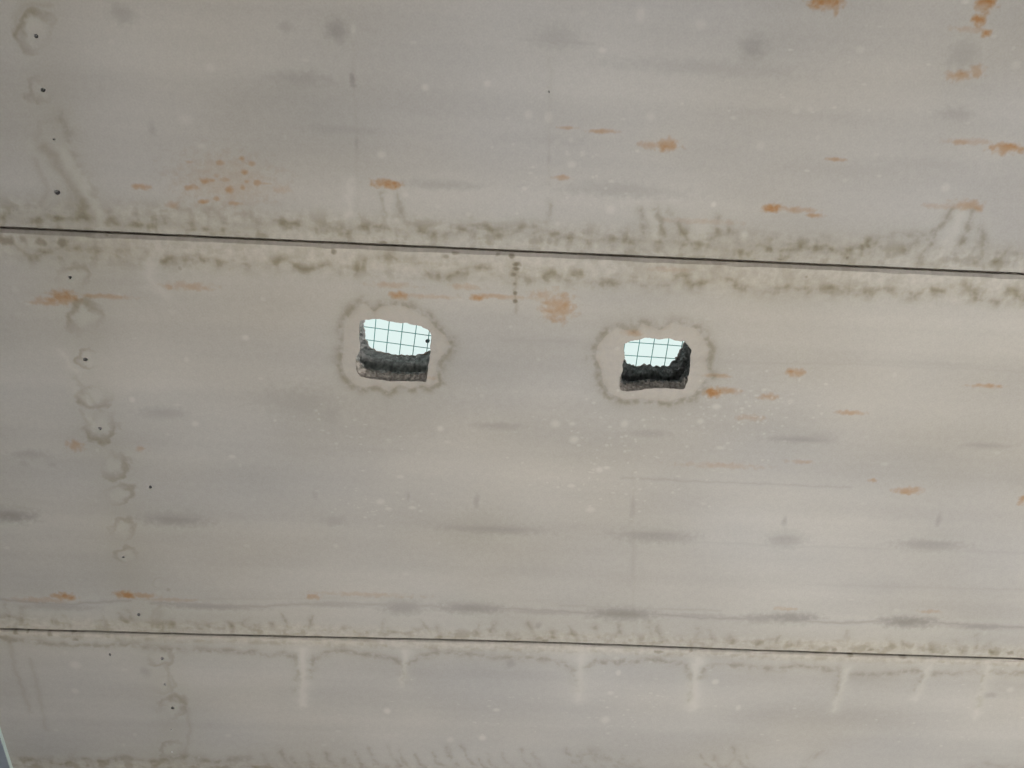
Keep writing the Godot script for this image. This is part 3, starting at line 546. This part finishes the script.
func shell() -> void:
	var top := CY + SLAB
	structure("ground", [[Vector3(-40, -0.3, -40), Vector3(40, -0.15, 40)]], M.ground, "bare sandy ground outside the building")
	structure("floor", [[Vector3(-2.3, -0.15, -4.0), Vector3(4.8, 0, 2.2)]], M.floor, "grey concrete floor below the plank ceiling")
	structure("wall_left", [[Vector3(-2.2, 0, -3.9), Vector3(-1.95, top, 2.1)]], M.wall, "plain grey wall behind the steel beam")
	structure("wall_near", [[Vector3(-1.95, 0, 1.8), Vector3(4.7, top, 2.1)]], M.wall, "plain grey wall behind the camera")
	# unseen walls: opening sized to aim the sun, added height shades mesh and openings
	var up := CY + 4.0
	structure("wall_right", [[Vector3(XE, 0, -3.9), Vector3(XE + .2, .8, 1.8)], [Vector3(XE, 2.8, -3.9), Vector3(XE + .2, up, 1.8)],
		[Vector3(XE, .8, -3.9), Vector3(XE + .2, 2.8, -3.6)], [Vector3(XE, .8, -1.8), Vector3(XE + .2, 2.8, 1.8)]], M.wall, "unseen grey wall on the right, its opening and added height shaped for the sunlight")
	structure("trim_1", [[Vector3(-2.2, CY + SLAB + .013, -3.6), Vector3(-1.6, CY + SLAB + .06, 1.8)]], M.edge, "unseen concrete strip added to stop daylight leaking in above the steel beam")  # added unseen cover, keeps sky light from leaking in
	structure("wall_far", [[Vector3(-1.95, 0, -3.9), Vector3(XE, up, -3.6)]], M.wall, "plain grey wall at the far end of the room, raised unseen to block sun")

# ---------------------------------------------------------------- ceiling
func by_angle(poly: PackedVector2Array, c: Vector2, n: int) -> PackedVector2Array:
	var out := PackedVector2Array()
	for k in n:
		var dir := Vector2.from_angle(TAU * k / n)
		var far := 0.0
		for s in poly.size():
			var hit = Geometry2D.segment_intersects_segment(c, c + dir * 2.0, poly[s], poly[(s + 1) % poly.size()])
			if hit != null: far = maxf(far, c.distance_to(hit))
		out.append(c + dir * far)
	return out

func centre(poly: PackedVector2Array) -> Vector2:
	var lo := poly[0]
	var hi := poly[0]
	for p in poly:
		lo = lo.min(p)
		hi = hi.max(p)
	return (lo + hi) / 2.0

func edge_at(line: Array[Vector2], x: float) -> float:   # z of a long edge at x
	for k in line.size() - 1:
		if x <= line[k + 1].x + 1e-6:
			return lerpf(line[k].y, line[k + 1].y, clampf((x - line[k].x) / (line[k + 1].x - line[k].x), 0.0, 1.0))
	return line[-1].y

# a flat face between two long edges, with holes: a square collar round each hole, plain strips between the collars
func face(st: SurfaceTool, back: Array[Vector2], front: Array[Vector2], holes: Array, y: float, up: float) -> void:
	var out := Vector3(0, up, 0)
	var collars: Array[Rect2] = []
	var cuts: Array[float] = []
	for p in back: cuts.append(p.x)
	for h: PackedVector2Array in holes:
		var r := Rect2(h[0], Vector2.ZERO)
		for p in h: r = r.expand(p)
		r = r.grow(0.004 + r.size.x * 0.05)
		collars.append(r)
		cuts.append(r.position.x)
		cuts.append(r.end.x)
		var c := r.get_center()
		var rim := PackedVector2Array()
		for p in h:
			var d := p - c
			rim.append(c + d * minf(r.size.x / 2.0 / maxf(absf(d.x), 1e-6), r.size.y / 2.0 / maxf(absf(d.y), 1e-6)))
		for k in h.size():
			var m := (k + 1) % h.size()
			quad(st, Vector3(h[k].x, y, h[k].y), Vector3(h[m].x, y, h[m].y), Vector3(rim[m].x, y, rim[m].y), Vector3(rim[k].x, y, rim[k].y), out)
			if absf(rim[k].x - rim[m].x) > 1e-5 and absf(rim[k].y - rim[m].y) > 1e-5:
				var mid := (rim[k] + rim[m]) / 2.0 - c
				var corner := c + Vector2(r.size.x * signf(mid.x), r.size.y * signf(mid.y)) / 2.0
				tri(st, Vector3(rim[k].x, y, rim[k].y), Vector3(corner.x, y, corner.y), Vector3(rim[m].x, y, rim[m].y), out)
	cuts.sort()
	for k in cuts.size() - 1:
		var xa := cuts[k]
		var xb := cuts[k + 1]
		if xb - xa < 1e-6: continue
		var here: Array[Rect2] = []
		for r in collars:
			if r.position.x < (xa + xb) / 2.0 and r.end.x > (xa + xb) / 2.0: here.append(r)
		here.sort_custom(func(p, q): return p.position.y < q.position.y)
		var a := edge_at(front, xa)
		var b := edge_at(front, xb)
		for r in here:
			quad(st, Vector3(xa, y, a), Vector3(xb, y, b), Vector3(xb, y, r.position.y), Vector3(xa, y, r.position.y), out)
			a = r.end.y
			b = r.end.y
		quad(st, Vector3(xa, y, a), Vector3(xb, y, b), Vector3(xb, y, edge_at(back, xb)), Vector3(xa, y, edge_at(back, xa)), out)

func gap(j: float) -> float:
	return 0.011 if j == JOINTS[1] else GAP

func bow(j: float, x: float) -> float:   # the second joint is not quite straight
	return 0.009 * exp(-pow((x - 0.15) / 0.7, 2)) - 0.004 if j == JOINTS[1] else 0.0

# hi / lo: the joints the plank lies between; holes: outlines through it; drills: small blind holes from below
func plank(parent: Node, hi: float, lo: float, lip: float, label: String, through: Array, drills: Array, sd: int) -> void:
	var r := RandomNumberGenerator.new()
	r.seed = sd
	var f := FastNoiseLite.new()
	f.seed = sd
	f.frequency = 14.0
	var n := 160
	var back: Array[Vector2] = []     # arris at the hi edge, below the chamfer
	var side: Array[Vector2] = []     # the hi edge itself
	var front: Array[Vector2] = []
	for k in n + 1:
		var x := lerpf(XW, XE, float(k) / n)
		var chip := maxf(0.0, f.get_noise_1d(x) - 0.25) * 0.012
		side.append(Vector2(x, hi - gap(hi) / 2.0 + bow(hi, x)))
		back.append(Vector2(x, hi - gap(hi) / 2.0 - lip - chip + bow(hi, x) + f.get_noise_1d(x * 3.0 + 50.0) * 0.0012))
		front.append(Vector2(x, lo + gap(lo) / 2.0 + bow(lo, x) + f.get_noise_1d(x * 2.0 + 90.0) * 0.0012))
	var low := []
	var top := []
	for h: Array in through:
		low.append(h[0])
		top.append(h[1])
	var wells := []
	for d: Array in drills:
		var ring := PackedVector2Array()
		for k in 12:
			var a := TAU * k / 12.0
			ring.append(Vector2(d[0] + cos(a) * d[2] * r.randf_range(.85, 1.15), d[1] + sin(a) * d[3] * r.randf_range(.85, 1.15)))
		wells.append(ring)
	var st := begin()
	face(st, back, front, low + wells, CY, -1.0)
	face(st, side, front, top, CY + SLAB, 1.0)
	for k in n:
		var a := back[k]
		var b := back[k + 1]
		var c := side[k + 1]
		var d := side[k]
		quad(st, Vector3(a.x, CY, a.y), Vector3(b.x, CY, b.y), Vector3(c.x, CY + lip, c.y), Vector3(d.x, CY + lip, d.y), Vector3(0, -1, 1))
		quad(st, Vector3(d.x, CY + lip, d.y), Vector3(c.x, CY + lip, c.y), Vector3(c.x, CY + SLAB, c.y), Vector3(d.x, CY + SLAB, d.y), Vector3(0, 0, 1))
		a = front[k]
		b = front[k + 1]
		quad(st, Vector3(a.x, CY, a.y), Vector3(b.x, CY, b.y), Vector3(b.x, CY + SLAB, b.y), Vector3(a.x, CY + SLAB, a.y), Vector3(0, 0, -1))
	for e: int in [0, n]:
		quad(st, Vector3(back[e].x, CY, back[e].y), Vector3(front[e].x, CY, front[e].y), Vector3(front[e].x, CY + SLAB, front[e].y), Vector3(side[e].x, CY + SLAB, side[e].y), Vector3(-1 if e == 0 else 1, 0, 0))
	var o := commit("concrete_plank", st, M.concrete, parent)
	if label: o.set_meta("label", label)
	for h: Array in through: lining(o, h[0], h[1], sd + int(h[0][0].x * 100))
	for w: PackedVector2Array in wells:
		var ws := begin()
		var c := centre(w)
		for k in w.size():
			var a := w[k]
			var b := w[(k + 1) % w.size()]
			var inward := Vector3(c.x - a.x, 0, c.y - a.y)
			quad(ws, Vector3(a.x, CY, a.y), Vector3(b.x, CY, b.y), Vector3(b.x, CY + .035, b.y), Vector3(a.x, CY + .035, a.y), inward)
			tri(ws, Vector3(a.x, CY + .035, a.y), Vector3(b.x, CY + .035, b.y), Vector3(c.x, CY + .04, c.y), Vector3(0, -1, 0))
		commit("drain_hole", ws, M.broken, o)

# the broken wall of an opening: the thin bottom flange, the hollow of the cores behind it, the ragged top flange
func lining(parent: Node, low: PackedVector2Array, top: PackedVector2Array, sd: int) -> void:
	var f := FastNoiseLite.new()
	f.seed = sd
	f.frequency = 42.0
	f.fractal_octaves = 5
	f.fractal_gain = 0.6
	var c0 := centre(low)
	var n := low.size()
	var levels := 30
	var cut := 7
	var rows := []
	for j in levels + 1:
		var t := float(j) / levels
		var row: Array[Vector3] = []
		for k in n:
			var p := low[k].lerp(top[k], t)
			var out := (low[k] - c0).normalized()
			var hollow := 0.034 * smoothstep(0.27, 0.4, t) * (1.0 - smoothstep(0.55, 0.7, t)) + 0.004 * t - 0.008 * smoothstep(0.1, 0.7, -out.y) * smoothstep(0.0, 0.2, t) * (1.0 - smoothstep(0.26, 0.36, t))
			var y := CY + SLAB * t
			var rag := f.get_noise_3d(p.x, y * 1.4, p.y) * 0.02 * lerpf(0.3 * smoothstep(0.0, 0.1, t), 1.0, smoothstep(0.2, 0.4, t)) * (1.0 if j < levels else 0.0)
			p += out * (hollow + rag + absf(rag) * 0.3)
			row.append(Vector3(p.x, y, p.y))
		rows.append(row)
	for piece in 2:
		var st := begin(true)
		for j in levels:
			for k in n:
				var facing := -(low[k] - c0).normalized().y
				var upto := int(cut * smoothstep(0.25, 0.6, facing) + 5.0 * f.get_noise_2d(k * 0.004, 7.0))
				if (j < upto) != (piece == 0): continue
				var m := (k + 1) % n
				var a: Vector3 = rows[j][k]
				quad(st, a, rows[j][m], rows[j + 1][m], rows[j + 1][k], Vector3(c0.x - a.x, 0, c0.y - a.z))
		var o := commit("opening_lip" if piece == 0 else "broken_edge", st, M.flange if piece == 0 else (M.broken if c0.x < 0.0 else M.broken_dim), parent)
		o.set_meta("label", "pale lower lip around the opening" if piece == 0 else "grey ragged broken concrete inside the left opening" if c0.x < 0.0 else "ragged broken concrete inside the right opening, coloured dim as if in shade")

func ragged(poly: Array, sd: int, amount: float, c: Vector2) -> PackedVector2Array:
	var r := by_angle(PackedVector2Array(poly), c, 120)
	var f := FastNoiseLite.new()
	f.seed = sd
	f.frequency = 60.0
	f.fractal_octaves = 3
	for k in r.size():
		r[k] += (r[k] - c).normalized() * f.get_noise_2dv(r[k]) * amount
	return r

func ceiling() -> void:
	var c := Node3D.new()
	c.name = "ceiling"
	add_child(c)
	tag(c, "stained concrete plank ceiling with two broken openings", "ceiling", "structure")
	var left := [Vector2(-.303, -.797), Vector2(-.287, -.793), Vector2(-.273, -.791), Vector2(-.253, -.79), Vector2(-.234, -.794), Vector2(-.209, -.798), Vector2(-.19, -.797), Vector2(-.17, -.802), Vector2(-.155, -.804), Vector2(-.138, -.811), Vector2(-.128, -.821), Vector2(-.127, -.84), Vector2(-.13, -.856), Vector2(-.129, -.87), Vector2(-.131, -.889), Vector2(-.135, -.911), Vector2(-.135, -.933), Vector2(-.138, -.956), Vector2(-.162, -.955), Vector2(-.187, -.956), Vector2(-.208, -.956), Vector2(-.23, -.958), Vector2(-.248, -.955), Vector2(-.265, -.953), Vector2(-.283, -.953), Vector2(-.303, -.947), Vector2(-.313, -.938), Vector2(-.315, -.913), Vector2(-.316, -.9), Vector2(-.306, -.88), Vector2(-.303, -.861), Vector2(-.305, -.842), Vector2(-.305, -.821)]
	var left_top := [Vector2(-.312, -.815), Vector2(-.22, -.816), Vector2(-.115, -.831), Vector2(-.114, -.902), Vector2(-.132, -.932), Vector2(-.145, -.937), Vector2(-.161, -.945), Vector2(-.185, -.949), Vector2(-.207, -.951), Vector2(-.225, -.951), Vector2(-.252, -.946), Vector2(-.271, -.944), Vector2(-.287, -.939), Vector2(-.302, -.925), Vector2(-.31, -.908), Vector2(-.313, -.882), Vector2(-.317, -.854)]
	var right := [Vector2(.352, -.829), Vector2(.366, -.82), Vector2(.38, -.818), Vector2(.39, -.816), Vector2(.402, -.81), Vector2(.417, -.81), Vector2(.432, -.813), Vector2(.45, -.811), Vector2(.459, -.808), Vector2(.478, -.814), Vector2(.495, -.816), Vector2(.5, -.811), Vector2(.509, -.822), Vector2(.522, -.837), Vector2(.522, -.857), Vector2(.525, -.876), Vector2(.525, -.901), Vector2(.525, -.92), Vector2(.519, -.948), Vector2(.495, -.947), Vector2(.469, -.946), Vector2(.444, -.947), Vector2(.419, -.951), Vector2(.396, -.957), Vector2(.376, -.96), Vector2(.358, -.959), Vector2(.352, -.948), Vector2(.351, -.923), Vector2(.356, -.903), Vector2(.354, -.883), Vector2(.357, -.867), Vector2(.353, -.845)]
	var right_top := [Vector2(.347, -.852), Vector2(.387, -.828), Vector2(.44, -.825), Vector2(.507, -.828), Vector2(.539, -.844), Vector2(.54, -.872), Vector2(.535, -.893), Vector2(.528, -.905), Vector2(.523, -.923), Vector2(.514, -.941), Vector2(.505, -.953), Vector2(.493, -.948), Vector2(.475, -.953), Vector2(.455, -.948), Vector2(.433, -.948), Vector2(.42, -.954), Vector2(.404, -.953), Vector2(.392, -.945), Vector2(.363, -.927), Vector2(.349, -.896)]
	var ca := centre(PackedVector2Array(left))
	var cb := centre(PackedVector2Array(right))
	# the top outline is sought from the same centre, so that both rings run alike
	var holes := [[ragged(left, 3, 0.002, ca), ragged(left_top, 4, 0.006, ca + Vector2(0, 0.02))], [ragged(right, 5, 0.002, cb), ragged(right_top, 6, 0.008, cb + Vector2(0, 0.02))]]
	var drills: Array = [[-.969,-.181,.005,.004,1], [-.975,-.29,.006,.005,1], [-.982,-.513,.007,.006,1], [-.969,-.395,.003,.002,1], [-.987,-.717,.004,.004,1], [-.985,-.931,.006,.005,1], [-.978,-1.126,.005,.005,1], [-.872,-1.299,.005,.005,1], [-.976,-1.533,.004,.004,1], [-.96,-1.736,.005,.006,1], [-1.064,-1.89,.004,.005,1], [-.913,-1.9,.005,.006,1], [-.917,-2.002,.004,.006,1], [-.905,-2.098,.005,.006,1], [-.919,-2.189,.003,.004,1], [-.928,-2.286,.003,.004,1], [.123,-.24,.002,.002,1]]
	var labels := ["", "grey plank with two open drill holes and rust spots", "middle plank with two rough openings through it", "narrow plank beside the beam with pale drips", ""]
	var edges: Array[float] = [1.8, 0.6, JOINTS[0], JOINTS[1], JOINTS[2], -3.75]
	edges = [1.8, 0.5955, JOINTS[0], JOINTS[1], JOINTS[2], -3.75]
	for k in 5:
		var mine := drills.filter(func(d): return d[1] < edges[k] and d[1] > edges[k + 1])
		plank(c, edges[k], edges[k + 1], [.004, .004, .0075, .0045, .004][k], labels[k], holes if k == 2 else [], mine, 100 + k)
	for k in range(1, 5):
		var st := begin()
		for s in 60:
			var xa := lerpf(XW, XE, s / 60.0)
			var xb := lerpf(XW, XE, (s + 1) / 60.0)
			var za := edges[k] + bow(edges[k], xa)
			var zb := edges[k] + bow(edges[k], xb)
			for e: float in [CY + (.05 if k == 3 else .02), CY + SLAB]:
				quad(st, Vector3(xa, e, za - .007), Vector3(xb, e, zb - .007), Vector3(xb, e, zb + .007), Vector3(xa, e, za + .007), Vector3(0, -1 if e < CY + .1 else 1, 0))
		commit("grout_joint", st, M.grout, c)

# ---------------------------------------------------------------- things
func steel_beam() -> void:
	var o := Node3D.new()
	o.name = "steel_beam"
	o.position = Vector3(-1.634, CY, 0)
	o.rotation.y = deg_to_rad(-1.68)
	add_child(o)
	tag(o, "grey steel beam with a flange edge coloured as lit in the bottom left corner", "beam", "thing")
	var st := begin()
	box(st, Vector3(-.125, -.011, -3.55), Vector3(.124, -.001, 1.75))
	commit("bottom_flange", st, M.steel, o)
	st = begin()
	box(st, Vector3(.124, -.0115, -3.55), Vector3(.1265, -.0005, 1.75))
	commit("lit_flange_edge", st, M.bare, o)  # thin strip that carries the painted light on the flange side
	st = begin()
	box(st, Vector3(-.06, -.001, -3.55), Vector3(-.05, SLAB, 1.75))
	commit("web", st, M.steel, o)
	st = begin()
	box(st, Vector3(-.19, SLAB, -3.55), Vector3(.08, SLAB + .012, 1.75))
	commit("top_flange", st, M.steel, o)

func wire_mesh(at: Vector2, deg: float, step: float, i0: int, i1: int, j0: int, j1: int, label: String) -> void:
	var o := Node3D.new()
	o.name = "wire_mesh"
	o.position = Vector3(at.x, CY + SLAB, at.y)
	o.rotation.y = deg_to_rad(deg)
	add_child(o, true)
	tag(o, label, "wire mesh")
	o.set_meta("group", "wire meshes over the ceiling openings")
	var f := FastNoiseLite.new()
	f.seed = int(deg * 10)
	for way in 2:
		for k in range(i0 if way == 0 else j0, (i1 if way == 0 else j1) + 1):
			var a := (j0 if way == 0 else i0) - 0.4
			var b := (j1 if way == 0 else i1) + 0.4
			var st := begin(true)
			var parts := 24
			var ring := 6
			var rows := []
			for s in parts + 1:
				var t := lerpf(a, b, float(s) / parts)
				var u := k * step + f.get_noise_2d(t * 9.0 + way * 300.0, k * 37.0) * step * 0.05
				var row := []
				for q in ring:
					var an := TAU * q / ring
					var p := Vector2(u + cos(an) * 0.0011, 0.0013 + way * 0.002 + sin(an) * 0.0011)
					row.append(Vector3(p.x, p.y, -t * step) if way == 0 else Vector3(t * step, p.y, -p.x))
				rows.append(row)
			for s in parts:
				for q in ring:
					var w := (q + 1) % ring
					var an := TAU * (q + .5) / ring
					quad(st, rows[s][q], rows[s][w], rows[s + 1][w], rows[s + 1][q], Vector3(cos(an), sin(an), 0) if way == 0 else Vector3(0, sin(an), -cos(an)))
			commit("wire", st, M.wire, o)

func crumb(at: Vector3, size: float, sd: int, label: String) -> void:
	var f := FastNoiseLite.new()
	f.seed = sd
	f.frequency = 1.1
	var sp := SphereMesh.new()
	sp.radial_segments = 14
	sp.rings = 8
	sp.radius = 1.0
	sp.height = 2.0
	var arr := sp.get_mesh_arrays()
	var v: PackedVector3Array = arr[Mesh.ARRAY_VERTEX]
	var ix: PackedInt32Array = arr[Mesh.ARRAY_INDEX]
	for k in v.size():
		v[k] *= size * (1.0 + 0.5 * f.get_noise_3dv(v[k])) * Vector3(1, .8, 1)
	var st := begin(true)
	for k in range(0, ix.size(), 3):
		var a := v[ix[k]]
		tri(st, a, v[ix[k + 1]], v[ix[k + 2]], a)
	var o := commit("concrete_crumb", st, M.crumb, self)
	o.position = at
	tag(o, label, "crumb")

func crumbs() -> void:
	var y := CY + SLAB + .006
	crumb(Vector3(-0.147, y, -0.909), 0.0055, 1, "dark concrete crumb caught on the mesh at the right edge of the left opening")
